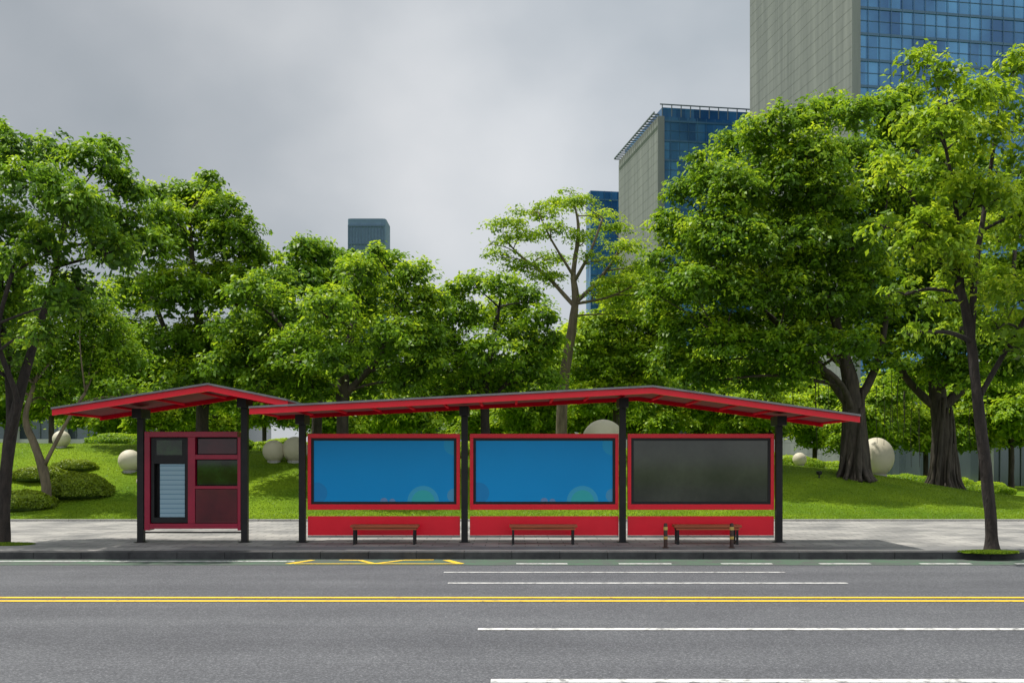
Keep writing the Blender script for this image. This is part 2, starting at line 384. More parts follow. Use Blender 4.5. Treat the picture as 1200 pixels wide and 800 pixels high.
def tube(bm, pts, sides=8, sub=4, rough=0.08):
    pts = catmull([tuple(p) for p in pts], sub); rings = []
    for i, p in enumerate(pts):
        c = Vector(p[:3]); a = Vector(pts[max(0, i-1)][:3]); b = Vector(pts[min(len(pts)-1, i+1)][:3])
        t = (b-a).normalized() if (b-a).length > 1e-6 else Vector((0, 0, 1))
        ref = Vector((0, 1, 0)) if abs(t.y) < 0.9 else Vector((1, 0, 0))
        s = t.cross(ref).normalized(); q = t.cross(s)
        ring = []
        for k in range(sides):
            an = 2*math.pi*k/sides; r = max(0.006, p[3])*(1+rough*noise.noise(c*1.5+Vector((math.cos(an)*2, math.sin(an)*2, 0)))*2)
            ring.append(bm.verts.new(c+(s*math.cos(an)+q*math.sin(an))*r))
        rings.append(ring)
    for A, B_ in zip(rings, rings[1:]):
        for k in range(sides):
            bm.faces.new((A[k], A[(k+1) % sides], B_[(k+1) % sides], B_[k]))
    bm.faces.new(rings[0][::-1]); bm.faces.new(rings[-1])

def make_tree(name, label, d, stems, lobes_px, leafm, barkm, seed, limb_r=0.07, depth=None, group=None, base=None, roots=False, per=26, leaf=0.2, gap=-0.12, cl=26, csize=0.38, droop=0.5, cat="tree", twigs=5, flat=0.55, grow=1.1, inner=1.0, front=()):
    rnd = random.Random(seed)
    bx = stems[0][0][0]; X = (bx-600)*d/F
    gz = base if base is not None else ter(X, d)
    root = empty(name, (X, d, gz), label, cat, group)
    bm = bmesh.new(); nodes = []
    for si, st in enumerate(stems):
        pts = []
        for i, s in enumerate(st):
            dy = s[3] if len(s) > 3 else 0
            p = P(s[0], s[1], d+0)
            p.y = d+dy
            if i == 0 and si == 0: p.z = gz-0.1
            pts.append((p.x, p.y, p.z, s[2]))
        if si == 0:
            p0 = pts[0]; fl = (p0[0], p0[1], p0[2], p0[3]*1.55); nx = pts[1]
            tt = 0.35/max(0.4, (nx[2]-p0[2]))
            pts = [fl, tuple(p0[j]+(nx[j]-p0[j])*min(0.4, tt) for j in range(3))+(p0[3],)]+pts[1:]
        tube(bm, pts, 12 if si == 0 else 9, 5, 0.14)
        cm = catmull(pts, 5); nodes += cm[len(cm)//3:] if si == 0 else cm
    if roots:
        r0 = stems[0][0][2]
        for k in range(22):
            a = 2*math.pi*k/22+rnd.uniform(-.15, .15); rr = r0*rnd.uniform(0.75, 1.25)
            top = gz+rnd.uniform(1.6, 4.2); w = rnd.uniform(0.05, 0.11); fl = rnd.uniform(1.5, 2.3)
            tube(bm, [(X+math.cos(a)*rr*fl, d+math.sin(a)*rr*fl, gz-0.15, w*0.9), (X+math.cos(a)*rr*1.2, d+math.sin(a)*rr*1.2, gz+0.35, w),
                      (X+math.cos(a+.1)*rr*0.9, d+math.sin(a+.1)*rr*0.9, (gz+top)/2, w*1.1), (X+math.cos(a+.4)*rr*0.75, d+math.sin(a+.4)*rr*0.75, top, w*0.8)], 7, 4, 0.2)
        for k in range(12):
            ax = X+rnd.uniform(-2.6, 2.2); ay = d+rnd.uniform(-1, 1); tz = gz+rnd.uniform(3.5, 4.6); bz = gz+rnd.uniform(0.6, 2.6)
            tube(bm, [(ax, ay, tz, .014), (ax+rnd.uniform(-.08, .08), ay, (tz+bz)/2, .012), (ax+rnd.uniform(-.1, .1), ay, bz, .008)], 4, 2, 0)
    lobes = []
    cxm = sum(l[0] for l in lobes_px)/len(lobes_px)
    wid = (max(l[0]+l[2] for l in lobes_px)-min(l[0]-l[2] for l in lobes_px))*d/F/2
    dp = depth if depth is not None else wid*0.75
    for li, l in enumerate(list(lobes_px)+list(front)):
        off = abs(l[0]-cxm)*d/F/max(wid, .1)
        dy = rnd.uniform(-1, 1)*dp*max(0.2, 1-off*0.8)
        if li >= len(lobes_px): dy = -dp*rnd.uniform(0.45, 0.75)   # boughs growing out over the street side
        c = P(l[0], l[1], d); c.y = d+dy
        s = (d+dy)/d; c.x *= s; c.z = EYE+(c.z-EYE)*s
        r = l[2]*d/F*s*grow; rz = (l[3] if len(l) > 3 else l[2]*0.85)*d/F*s*grow
        lobes.append((c, r, r*1.05, rz))
    for (c, r, ry, rz) in lobes:
        best = min(nodes, key=lambda n: (Vector(n[:3])-c).length+(6 if n[2] > c.z-0.1 else 0))
        a = Vector(best[:3]); mid = a.lerp(c, 0.5)+Vector((rnd.uniform(-.3, .3), rnd.uniform(-.3, .3), rnd.uniform(-.1, .35)))*max(.3, r*0.5)
        ra = min(best[3]*0.65, limb_r*(0.6+0.25*(c-a).length**0.5))
        end = c+Vector((0, 0, -rz*0.25))
        tube(bm, [(*a, ra), (*mid, ra*0.7), (*end, ra*0.4)], 6, 4, 0.1)
        for k in range(twigs):
            u = Vector((rnd.uniform(-1, 1), rnd.uniform(-1, 1), rnd.uniform(-.3, 1))).normalized()
            e = end+Vector((u.x*r, u.y*ry, u.z*rz))*0.85
            m2 = end.lerp(e, 0.5)+Vector((0, 0, 0.1*r))
            tube(bm, [(*end, ra*0.38), (*m2, ra*0.25), (*e, 0.008)], 5, 2, 0.0)
    me = bpy.data.meshes.new("trunk"); bm.to_mesh(me); bm.free()
    link_mesh("trunk", me, barkm, root, smooth=True)
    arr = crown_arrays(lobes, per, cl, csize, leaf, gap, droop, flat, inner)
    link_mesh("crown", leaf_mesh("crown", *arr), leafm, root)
    return root

# ---- street trees
make_tree("street_tree", "slender dark-trunked street tree leaning beside the kiosk pavement", 23.0,
  [[(4, 636, .15), (6, 560, .13), (14, 500, .12), (34, 420, .10), (56, 350, .08), (70, 290, .06), (80, 240, .04)],
   [(12, 505, .09), (2, 440, .08, .3), (-14, 370, .07, .6), (-20, 300, .05, .8)],
   [(8, 520, .08), (30, 470, .065, -.4), (18, 400, .055, -.8), (40, 330, .045, -1)]],
  [(14,172,30),(60,186,32),(110,190,30),(143,220,26),(150,258,24),(36,218,36),(90,242,36),(14,270,42),(60,290,34),(125,292,32),(-35,200,48),(-50,290,56),
   (26,345,32),(92,335,28),(-25,370,48),(-60,420,40),(155,225,16),(128,175,18),(10,410,24),(118,262,32),(165,280,12),(50,390,20),(-5,155,20),(70,250,32),(20,310,34),(75,350,28),(-10,400,32)],
  M['leaf_dark'], M['bark_dark'], 3, per=130, leaf=0.15, csize=0.27, gap=-0.16, cl=24, droop=0.9, group="street trees along the kerb", inner=1.2, grow=1.05)
make_tree("street_tree", "tall street tree with curved dark trunk in kerbside pit", 21.0,
  [[(1163, 645, .135), (1158, 575, .12), (1148, 490, .11), (1138, 400, .10), (1122, 330, .08), (1092, 275, .055), (1065, 225, .03)],
   [(1138, 405, .08), (1150, 320, .07, .3), (1168, 230, .05, .5), (1180, 150, .035, .5)],
   [(1128, 345, .055), (1112, 240, .045, -.3), (1090, 150, .03, -.5), (1085, 90, .02, -.5)],
   [(1145, 470, .06), (1180, 400, .05, -.2), (1215, 340, .04, -.4)]],
  [(1078,72,20),(1105,88,24),(1138,112,26),(1060,140,22),(1100,150,30),(1150,160,32),(1188,80,24),(1200,130,34),(1195,195,40),(1045,205,24),(1088,212,32),(1140,225,36),
   (1036,262,22),(1068,285,28),(1110,285,32),(1170,275,40),(1060,340,24),(1095,350,24),(1155,335,30),(1195,345,40),(1190,405,30),(1240,250,50),(1245,150,45),(1240,350,45),(1125,385,18),(1075,385,20),
   (1120,125,24),(1165,110,22),(1115,190,28),(1165,230,28),(1125,320,26),(1090,260,24),(1170,380,24)],
  M['leaf_light'], M['bark_dark'], 4, per=100, leaf=0.15, csize=0.26, gap=-0.16, cl=22, droop=1.0, base=0.0, group="street trees along the kerb", inner=1.0, grow=1.06)
# ---- park trees
G2 = "trees on the park lawn"
make_tree("park_tree", "small tan-trunked tree leaning on the lawn by shrubs", 34.0,
  [[(56, 592, .17), (52, 555, .15), (40, 520, .13), (30, 490, .10), (40, 450, .07)], [(52, 545, .08), (75, 500, .06), (100, 460, .05)]],
  [(30,440,32),(75,410,36),(112,385,36),(140,420,30),(105,440,34),(60,465,22),(145,460,20),(95,350,34),(20,380,36),(60,360,34),(130,470,18),(10,420,30),(-20,450,30)],
  M['leaf'], M['bark_tan'], 5, per=66, leaf=0.18, gap=-0.22, group=G2)
make_tree("park_tree", "tall dense rounded green park tree behind the kiosk", 42.0,
  [[(236, 500, .28), (238, 440, .24), (232, 370, .18), (225, 300, .11), (222, 250, .06)], [(238, 460, .15), (265, 400, .12), (285, 330, .07)], [(236, 450, .14), (195, 390, .11), (175, 330, .07)]],
  [(212,235,26),(240,232,26),(262,248,28),(190,255,26),(172,290,32),(225,275,40),(275,282,34),(302,306,22),(290,335,32),(155,345,32),(205,345,42),(255,338,42),(150,395,34),(200,410,42),(250,405,42),(165,445,34),(215,455,34),(260,455,32),(140,300,20),(248,208,11),(186,225,13),(125,420,32),(120,460,28)],
  M['leaf'], M['bark'], 6, per=54, leaf=0.225, gap=-0.23, group=G2)
make_tree("park_tree", "dense dark-green park tree with wide low crown behind shelter", 47.0,
  [[(372, 500, .26), (372, 430, .22), (374, 360, .14), (372, 310, .08)], [(372, 440, .12), (340, 400, .09), (325, 360, .06)]],
  [(372,300,24),(352,292,16),(395,304,18),(345,330,34),(390,335,34),(315,350,30),(330,390,36),(380,390,40),(420,370,30),(440,420,30),(300,420,30),(500,400,30),(260,440,30)],
  M['leaf_dark'], M['bark'], 7, per=44, leaf=0.26, gap=-0.27, group=G2)
make_tree("park_tree", "broad spreading dense green tree behind the shelter roof", 38.0,
  [[(402, 505, .26), (402, 450, .23), (410, 400, .16), (420, 350, .10)], [(402, 470, .15), (360, 420, .11), (320, 370, .07)], [(402, 465, .15), (450, 410, .11), (470, 350, .07)]],
  [(288,348,26),(318,332,26),(275,385,30),(330,370,38),(385,365,32),(425,322,26),(455,310,24),(482,324,24),(430,350,36),(480,355,32),(510,350,18),(300,410,36),(350,415,38),(405,405,38),(455,400,38),(495,395,30),(262,425,26),(310,450,28),(365,455,30),(425,450,32),(475,445,30),(508,425,20),(440,294,11),(415,306,11),(390,425,26),(345,445,24)],
  M['leaf'], M['bark'], 8, per=58, leaf=0.205, gap=-0.23, group=G2)
make_tree("park_tree", "rounded green park tree with several dark stems", 40.0,
  [[(570, 505, .22), (568, 460, .18), (575, 410, .12), (585, 360, .07)], [(570, 480, .12), (540, 430, .09), (530, 380, .06)], [(570, 475, .12), (610, 430, .09), (625, 390, .06)]],
  [(530,345,18),(558,333,18),(590,335,20),(618,350,20),(636,375,20),(545,370,28),(590,372,32),(515,380,24),(630,410,24),(530,412,28),(575,415,34),(615,435,28),(505,430,22),(545,450,28),(590,455,28),(640,445,20),(505,465,20),(648,400,14),(610,395,24),(560,435,24)],
  M['leaf'], M['bark_dark'], 9, per=58, leaf=0.205, gap=-0.23, group=G2)
make_tree("park_tree", "tall open tree with forked trunk and layered foliage", 44.0,
  [[(657, 508, .27), (660, 450, .24), (668, 400, .21), (674, 352, .17), (672, 320, .12), (678, 270, .07), (672, 235, .04)],
   [(674, 355, .11), (700, 330, .09), (722, 300, .055), (728, 280, .035)], [(674, 360, .10), (640, 318, .075, .8), (612, 295, .05, 1.2), (590, 272, .03, 1.2)],
   [(673, 330, .08), (690, 300, .06, -.8), (704, 262, .04, -1)], [(674, 356, .07), (710, 352, .05, -.8), (738, 340, .035, -1)], [(673, 325, .07), (645, 285, .045, -.8), (630, 255, .03, -1)]],
  [(594,264,22,7),(625,250,26,8),(655,240,24,8),(682,238,22,7),(702,255,20,7),(610,280,26,7),(586,300,20,7),(648,268,26,8),(684,280,22,7),(700,305,26,8),(730,290,24,8),(742,315,24,9),(638,304,26,7),(722,330,26,8),(718,268,16,6),(612,312,22,6),(750,345,22,9),(668,226,12,5),(640,326,24,7),(700,345,24,8),(575,285,12,5),(735,365,24,9)],
  M['leaf_light'], M['bark_tan'], 10, per=74, leaf=0.17, gap=-0.10, cl=20, csize=0.42, droop=0.3, depth=2.8, group=G2, limb_r=0.045, flat=0.3, grow=1.05, inner=0)
make_tree("park_tree", "bright yellow-green young tree beyond the open tree", 56.0,
  [[(722, 510, .2), (722, 460, .17), (726, 400, .1)], [(722, 480, .1), (700, 430, .08)], [(722, 480, .1), (750, 420, .08)]],
  [(705,385,28),(735,372,28),(760,355,26),(700,430,30),(735,420,32),(768,400,28),(690,470,24),(725,465,28),(762,450,28),(750,325,20),(775,370,24),(680,410,24),(720,345,20),(665,440,22)],
  M['leaf_light'], M['bark'], 11, per=46, leaf=0.26, gap=-0.25, group=G2)
make_tree("banyan_tree", "huge dense banyan with bundled aerial roots on lawn crest", 40.0,
  [[(1003, 560, .46), (1001, 500, .42), (996, 450, .34), (985, 400, .21), (965, 320, .13), (950, 240, .08), (945, 170, .05)],
   [(998, 480, .20), (950, 415, .15), (890, 360, .11), (835, 310, .08), (820, 250, .05)], [(1000, 480, .20), (1030, 420, .15), (1040, 340, .10), (1035, 260, .07)],
   [(1000, 485, .15), (970, 445, .12, -1), (910, 420, .08, -1.5), (830, 400, .05, -2)], [(990, 430, .17), (920, 350, .12, 1), (890, 260, .09, 1.5), (880, 190, .05, 1.5)]],
  [(862,172,24),(890,155,24),(918,145,26),(945,138,24),(972,130,24),(1000,136,26),(828,205,24),(800,228,20),(855,215,38),(905,195,42),(950,188,40),(1000,190,38),(782,262,20),(805,280,36),(850,275,44),(905,260,44),(960,250,44),(1010,245,40),
   (772,305,18),(795,335,34),(840,335,44),(895,325,44),(950,315,44),(1005,305,42),(775,365,22),(812,390,36),(860,390,40),(915,385,40),(965,375,38),(1015,365,36),(788,425,26),(830,440,30),(885,440,30),(935,430,30),(1030,420,28),(1040,200,32),(765,340,12),(818,185,10)],
  M['leaf'], M['bark'], 12, roots=True, per=54, leaf=0.215, limb_r=0.09, group=G2, twigs=3, gap=-0.26, grow=1.08,
  front=[(870,225,32),(920,215,32),(970,225,32),(840,285,32),(890,285,34),(945,280,34),(1000,285,32),(815,335,30),(865,345,34),(920,345,34),(975,350,34),(1025,330,30),(845,400,30),(900,405,30),(955,400,28),(1005,405,26)])
make_tree("banyan_tree", "banyan with braided grey trunk and shaded spreading crown", 43.0,
  [[(1106, 568, .50), (1104, 510, .44), (1098, 460, .34), (1090, 380, .22), (1080, 280, .14), (1075, 180, .07)],
   [(1102, 480, .22), (1150, 430, .16), (1180, 360, .12), (1190, 290, .07)], [(1100, 480, .20), (1060, 440, .15), (1040, 380, .1)]],
  [(1035,128,24),(1062,118,22),(1050,160,34),(1095,155,34),(1075,210,40),(1120,200,38),(1050,270,38),(1100,265,42),(1150,260,40),(1065,330,40),(1120,330,42),(1170,330,40),(1050,390,36),(1100,395,38),(1150,395,36),(1200,390,40),(1080,440,28),(1130,440,28),(1180,435,26),(1220,320,45),(1225,240,45)],
  M['leaf'], M['bark'], 13, roots=True, per=48, leaf=0.235, limb_r=0.09, group=G2, twigs=3, gap=-0.27,
  front=[(1060,230,32),(1100,300,34),(1070,370,32),(1130,380,32),(1170,400,30),(1110,430,26)])

# ---- background trees (shared mesh copies)
proto = make_tree("background_tree", "leafy bright green tree beyond the lawn crest", 66.0,
  [[(480, 520, .16), (480, 480, .13), (482, 450, .08)], [(480, 490, .08), (465, 460, .05)], [(480, 490, .08), (498, 455, .05)]],
  [(460,455,24),(485,440,26),(510,455,24),(450,482,22),(480,478,28),(512,482,22),(538,474,18),(428,474,18),(470,495,18),(500,497,18)],
  M['leaf_light'], M['bark'], 21, per=38, leaf=0.30, gap=-0.25, group="trees beyond the lawn crest", csize=0.5)
def copy_thing(root, loc, sc=1.0, rot=0.0):
    c = root.copy(); c.location = loc; c.scale = (sc, sc, sc); c.rotation_euler = (0, 0, rot); COL.objects.link(c)
    for ch in [o for o in root.children]:
        k = ch.copy(); k.parent = c; k.matrix_parent_inverse = ch.matrix_parent_inverse.copy(); COL.objects.link(k)
    return c
rb = random.Random(3)
for (px, d, sc) in [(-30, 66, 1.1), (60, 62, 1.1), (125, 80, 1.3), (190, 68, 1.0), (250, 82, 1.3), (310, 62, 0.9), (390, 74, 1.1), (420, 90, 1.4), (560, 86, 1.3), (610, 66, 1.0), (655, 82, 1.7), (700, 76, 1.6), (790, 66, 1.1), (850, 80, 1.4), (900, 62, 1.0), (955, 74, 1.2), (1030, 62, 1.0), (1085, 64, 1.1), (740, 84, 1.6), (1150, 62, 1.1), (1185, 66, 1.2)]:
    X = (px-600)*d/F
    copy_thing(proto, (X, d, ter(X, d)-0.05), sc, rb.uniform(0, 6))

# ---- shrubs
def shrub(px, py, wpx, hpx, label, leafm, d=None, name="clipped_shrub", lump=0.2, lf=1.0):
    d = d or ground_d(px, py); X = (px-600)*d/F; gz = ter(X, d); r = wpx*d/F; h = hpx*d/F
    root = empty(name, (X, d, gz), label, "shrub", "shrubs on the lawn slope")
    bm = bmesh.new(); bmesh.ops.create_icosphere(bm, subdivisions=3, radius=1)
    for v in bm.verts:
        k = 0.84+0.12*noise.noise(v.co*2+Vector((px, 0, 0))); v.co = Vector((X+v.co.x*r*k, d+v.co.y*r*0.8*k, gz+max(-0.1, v.co.z*h*k)))
    me = bpy.data.meshes.new("branches"); bm.to_mesh(me); bm.free(); link_mesh("branches", me, M['shrub_core'], root, smooth=True)
    n = int(min(15000, 3200*r*max(r, h)*3)); u = unit(n); u[:, 2] = np.abs(u[:, 2])
    bump = np.array([1+lump*noise.noise(Vector(q)*2.8+Vector((px, 0, 0))) for q in u])
    C = np.array([X, d, gz])+u*np.array([r, r*0.8, h])*(RNG.uniform(0.86, 1.03, n)*bump)[:, None]
    Nr = u+RNG.normal(size=(n, 3))*0.55; Nr /= np.linalg.norm(Nr, axis=1, keepdims=True)
    L = RNG.uniform(0.05, 0.11, n)*lf
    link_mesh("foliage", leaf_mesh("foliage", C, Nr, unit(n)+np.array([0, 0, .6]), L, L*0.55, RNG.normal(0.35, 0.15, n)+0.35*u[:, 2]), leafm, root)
shrub(92, 580, 40, 26, "wide low yellow-green hedge mound on the grass slope", M['leaf_shrub'], lump=.14)
shrub(28, 594, 38, 20, "low hedge mound beside small tan tree", M['leaf_shrub'], lump=.14)
shrub(48, 560, 34, 14, "low flattened hedge mound on the grass slope", M['leaf_shrub'], lump=.14)
shrub(88, 549, 26, 10, "small flattened hedge mound near the slope top", M['leaf_shrub'], lump=.14)
for px, w, h in [(140, 40, 14), (200, 44, 16), (260, 40, 14), (330, 40, 14), (390, 40, 16), (450, 44, 20), (500, 40, 18), (555, 40, 20), (610, 40, 18), (650, 44, 20), (770, 50, 20), (830, 45, 18), (880, 40, 16), (930, 40, 14), (975, 40, 14), (1060, 44, 14), (1110, 40, 16), (1150, 36, 14)]:
    shrub(px, 0, w, h, "loose bright shrub beyond the lawn crest", M['leaf_light'] if px % 20 else M['leaf'], d=50+(px*7 % 5), name="shrub", lf=1.3)

# ---- grass blades (stuff)
nn = 220000
gx = RNG.uniform(-26, 28, nn); gy = 31.2+RNG.uniform(0, 1, nn)**1.3*13
XL = np.linspace(-30, 32, 200); YL = np.linspace(31.1, 46, 120)
TG = np.array([[ter(a, b) for a in XL] for b in YL])
ix = np.clip((gx-XL[0])/(XL[1]-XL[0]), 0, 198.99); iy = np.clip((gy-YL[0])/(YL[1]-YL[0]), 0, 118.99)
i0 = ix.astype(int); j0 = iy.astype(int); i0 = np.minimum(i0, 198); j0 = np.minimum(j0, 118); fx = ix-i0; fy = iy-j0
gz = (TG[j0, i0]*(1-fx)*(1-fy)+TG[j0, i0+1]*fx*(1-fy)+TG[j0+1, i0]*(1-fx)*fy+TG[j0+1, i0+1]*fx*fy)
C = np.stack([gx, gy, gz+0.012], 1)
Nr = RNG.normal(size=(nn, 3))*np.array([.7, .7, .6])+np.array([0, 0, .4]); Nr /= np.linalg.norm(Nr, axis=1, keepdims=True)
D = RNG.normal(size=(nn, 3))*0.45+np.array([0, 0, 1.0])
patch = 0.5+0.5*np.sin(gx*0.9+np.sin(gy*1.3)*2)*np.sin(gy*0.7+gx*0.2)
o = link_mesh("grass", leaf_mesh("grass", C, Nr, D, RNG.uniform(0.035, 0.06, nn), RNG.uniform(0.012, 0.024, nn), 0.42+0.2*patch+RNG.normal(0, 0.09, nn)), M['grass_blade'])
o["kind"] = "stuff"

def pit(px, py, wpx, label):
    d = F*EYE/(py-HZ); X = (px-600)*d/F; r = wpx*d/F
    root = empty("tree_pit_planting", (X, d, 0), label, "plant", "grass patches around street trees")
    bm = bmesh.new(); bmesh.ops.create_icosphere(bm, subdivisions=3, radius=1)
    for v in bm.verts: v.co = Vector((X+v.co.x*r, d+v.co.y*r*0.5, max(-0.02, v.co.z*0.02)))
    me = bpy.data.meshes.new("soil"); bm.to_mesh(me); bm.free(); link_mesh("soil", me, M['lawn'], root)
    k = 4000; a = RNG.uniform(0, 6.28, k); q = np.sqrt(RNG.uniform(0, 1, k))
    C = np.stack([X+np.cos(a)*q*r*(1+.12*np.sin(a*5)), d+np.sin(a)*q*r*0.5, 0.02+0.01*(1-q*q)], 1)
    Nr = RNG.normal(size=(k, 3))*np.array([1, 1, .5]); Nr /= np.linalg.norm(Nr, axis=1, keepdims=True)
    link_mesh("grass_tuft", leaf_mesh("grass_tuft", C, Nr, RNG.normal(size=(k, 3))*.6+np.array([0, 0, 1.]), RNG.uniform(.03, .06, k), RNG.uniform(.012, .024, k), RNG.normal(.45, .2, k)), M['grass_blade'], root)
pit(1160, 647, 34, "low grass patch around the kerbside tree trunk")
pit(5, 638, 32, "low grass patch around the leaning tree trunk")

# ------------------------------------------------------------ shelter
def S(px): return (px-600)/50.0
def Z(py): return EYE-(py-HZ)/50.0

def roof(root, prof, y0, y1, nrib):
    def slab(name, dz0, dz1, ya, yb, mat):
        bm = bmesh.new()
        for (a, b) in list(zip(prof, prof[1:])):
            vs = []
            for (x, z) in (a, b):
                for y in (ya, yb):
                    for dz in (dz0, dz1): vs.append(bm.verts.new((x, y, z+dz)))
            for f in [(0,4,5,1), (2,3,7,6), (0,2,6,4), (1,5,7,3), (0,1,3,2), (4,6,7,5)]:
                bm.faces.new([vs[i] for i in f])
        bmesh.ops.recalc_face_normals(bm, faces=bm.faces[:])
        me = bpy.data.meshes.new(name); bm.to_mesh(me); bm.free()
        return link_mesh(name, me, mat, root)
    slab("roof_sheet", -0.012, 0.03, y0-0.06, y1+0.06, M['grey_metal'])
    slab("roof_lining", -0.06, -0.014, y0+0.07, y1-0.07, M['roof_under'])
    slab("roof_fascia", -0.145, -0.016, y0, y0+0.06, M['red'])
    slab("rear_fascia", -0.15, -0.016, y1-0.06, y1, M['redmatt'])
    bm = bmesh.new(); x_a, x_b = prof[0][0], prof[-1][0]
    def zat(x):
        for (a, b) in zip(prof, prof[1:]):
            if x <= b[0]+1e-6: return a[1]+(b[1]-a[1])*(x-a[0])/(b[0]-a[0])
    for i in range(nrib+1):
        x = x_a+0.04+(x_b-x_a-0.08)*i/nrib; w = 0.03
        vs = []
        for xx in (x-w, x+w):
            for y in (y0+0.062, y1-0.062):
                for dz in (-0.10, -0.062): vs.append(bm.verts.new((xx, y, zat(min(max(xx, x_a), x_b))+dz)))
        for f in [(0,4,5,1), (2,3,7,6), (0,2,6,4), (1,5,7,3), (0,1,3,2), (4,6,7,5)]:
            bm.faces.new([vs[k] for k in f])
    bmesh.ops.recalc_face_normals(bm, faces=bm.faces[:])
    me = bpy.data.meshes.new("roof_ribs"); bm.to_mesh(me); bm.free(); link_mesh("roof_ribs", me, M['redmatt'], root)

shelter = empty("bus_shelter", (1, 23, 0), "long red and black bus shelter with three display panels on pavement", "bus shelter")
kiosk = empty("bus_stop_kiosk", (-7.5, 23, 0), "red bus stop kiosk with own angled roof and timetable cabinet", "kiosk")
ms = 53.5
def RP(px, py): return ((px-600)/ms, EYE-(py-HZ)/ms)
main_prof = [RP(292, 477.5), RP(765, 453), RP(1008, 487)]
kio_prof = [RP(62, 479), RP(245, 450.5), RP(337, 469)]
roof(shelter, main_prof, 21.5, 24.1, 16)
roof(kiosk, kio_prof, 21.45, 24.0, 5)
def zprof(pr, x):
    for (a, b) in zip(pr, pr[1:]):
        if x <= b[0]: return a[1]+(b[1]-a[1])*(x-a[0])/(b[0]-a[0])

def post(x, ztop, root):
    boxes("post", [(x-.075, x+.075, 22.93, 23.07, 0.014, ztop), (x-.13, x+.13, 22.86, 23.14, 0.006, 0.013), (x-.11, x+.11, 22.7, 23.3, ztop-.22, ztop-.002)], M['black'], root, bevel=0.003)
for px in (354.5, 544.5, 729.5, 912.5): post(S(px), zprof(main_prof, S(px))-0.135, shelter)
for px in (165.5, 287): post(S(px), zprof(kio_prof, S(px))-0.135, kiosk)

YF = 22.98
specs = [(360, 539, 'blue'), (550, 725, 'blue'), (735, 907, 'dark')]
for i, (a, b, kind) in enumerate(specs):
    x0, x1 = S(a)+.012, S(b)
    zt, zb = Z(508), Z(597)
    fr = 0.10
    frame = boxes("panel_frame", [(x0, x1, YF, YF+.14, zt-fr, zt), (x0, x1, YF, YF+.14, zb, zb+fr+.03), (x0, x0+.08, YF, YF+.14, zb+fr+.03, zt-fr), (x1-.08, x1, YF, YF+.14, zb+fr+.03, zt-fr)], M['red'], shelter, bevel=0.005)
    gx0, gx1, gz0, gz1 = x0+.08, x1-.08, zb+fr+.03, zt-fr
    k = 0.06
    gas = boxes("panel_gasket", [(gx0+.002, gx1-.002, YF+.02, YF+.12, gz1-k, gz1-.002), (gx0+.002, gx1-.002, YF+.02, YF+.12, gz0+.002, gz0+k), (gx0+.002, gx0+k, YF+.02, YF+.12, gz0+k, gz1-k), (gx1-k, gx1-.002, YF+.02, YF+.12, gz0+k, gz1-k)], M['black'], None)
    child_of_mesh(gas, frame)
    if kind == 'blue':
        cs = [(0.78, 0.0, 0.37, (0.08, 0.46, 0.62)), (0.78, 0.0, 0.27, (0.04, 0.50, 0.38)), (0.02, 0.14, 0.25, (0.02, 0.21, 0.50)), (1.0, 0.93, 0.24, (0.03, 0.38, 0.62)), (0.50, 0.0, 0.09, (0.26, 0.28, 0.42)), (0.56, 0.0, 0.07, (0.26, 0.28, 0.42)), (1.0, 0.1, 0.16, (0.13, 0.36, 0.50))]
        mt = screen_mat("blue_poster", gx0+k, gx1-k, gz0+k, gz1-k, cs)
    else: mt = M['darkglass']
    sc = boxes("display_screen", [(gx0+k+.001, gx1-k-.001, YF+.04, YF+.10, gz0+k+.001, gz1-k-.001)], mt, None)
    child_of_mesh(sc, frame)
    sc["label"] = "bright blue poster with faint green circles" if kind == 'blue' else "blank dark grey display screen"
    boxes("lower_panel", [(x0, x1, YF+.02, YF+.10, Z(627), Z(604.5))], M['red'], shelter, bevel=0.006)
    boxes("lower_rail", [(x0, x1, YF+.03, YF+.08, Z(629.3), Z(627.6))], M['grey_metal'], shelter)

ky = 22.94
KX = S
red_bars = [(170.2, 176.5, 505.5, 621), (221, 229.5, 512, 613), (279, 282.8, 512, 621), (176.5, 279, 505.5, 512), (176.5, 279, 613, 619), (229.5, 279, 532.5, 538), (229.5, 279, 569, 572.5)]
bl = [(KX(a)+.001, KX(b)-.001, ky, ky+.32, Z(u)+.001, Z(t)-.001) for (a, b, t, u) in red_bars]
cab = boxes("cabinet", bl, M['crimson'], kiosk, bevel=0.006)
back = boxes("back_panel", [(KX(176.5), KX(279), ky+.22, ky+.26, Z(613), Z(512))], M['black'], None); child_of_mesh(back, cab)
o = boxes("timetable_case", [(KX(177.5), KX(181), ky+.04, ky+.14, Z(612), Z(513)), (KX(217.5), KX(220.5), ky+.04, ky+.14, Z(612), Z(513)), (KX(181), KX(217.5), ky+.04, ky+.14, Z(543), Z(513)), (KX(181), KX(217.5), ky+.04, ky+.14, Z(612), Z(606))], M['black'], None, bevel=.003); child_of_mesh(o, cab)
o = boxes("case_window", [(KX(184), KX(214), ky+.03, ky+.038, Z(533), Z(515.5))], M['greenglass'], None); child_of_mesh(o, cab)
o = boxes("timetable", [(KX(187.5), KX(216.5), ky+.06, ky+.09, Z(605.5), Z(543.5))], M['timetable'], None); child_of_mesh(o, cab)
o = boxes("top_window", [(KX(232), KX(277), ky+.08, ky+.11, Z(531.5), Z(514))], M['darkred'], None); child_of_mesh(o, cab)
o = boxes("middle_window", [(KX(231), KX(278), ky+.08, ky+.11, Z(568), Z(539))], M['greenglass'], None); child_of_mesh(o, cab)
o = boxes("lower_door", [(KX(230), KX(278.6), ky+.01, ky+.05, Z(612.6), Z(573))], M['maroon'], None, bevel=.004); child_of_mesh(o, cab)
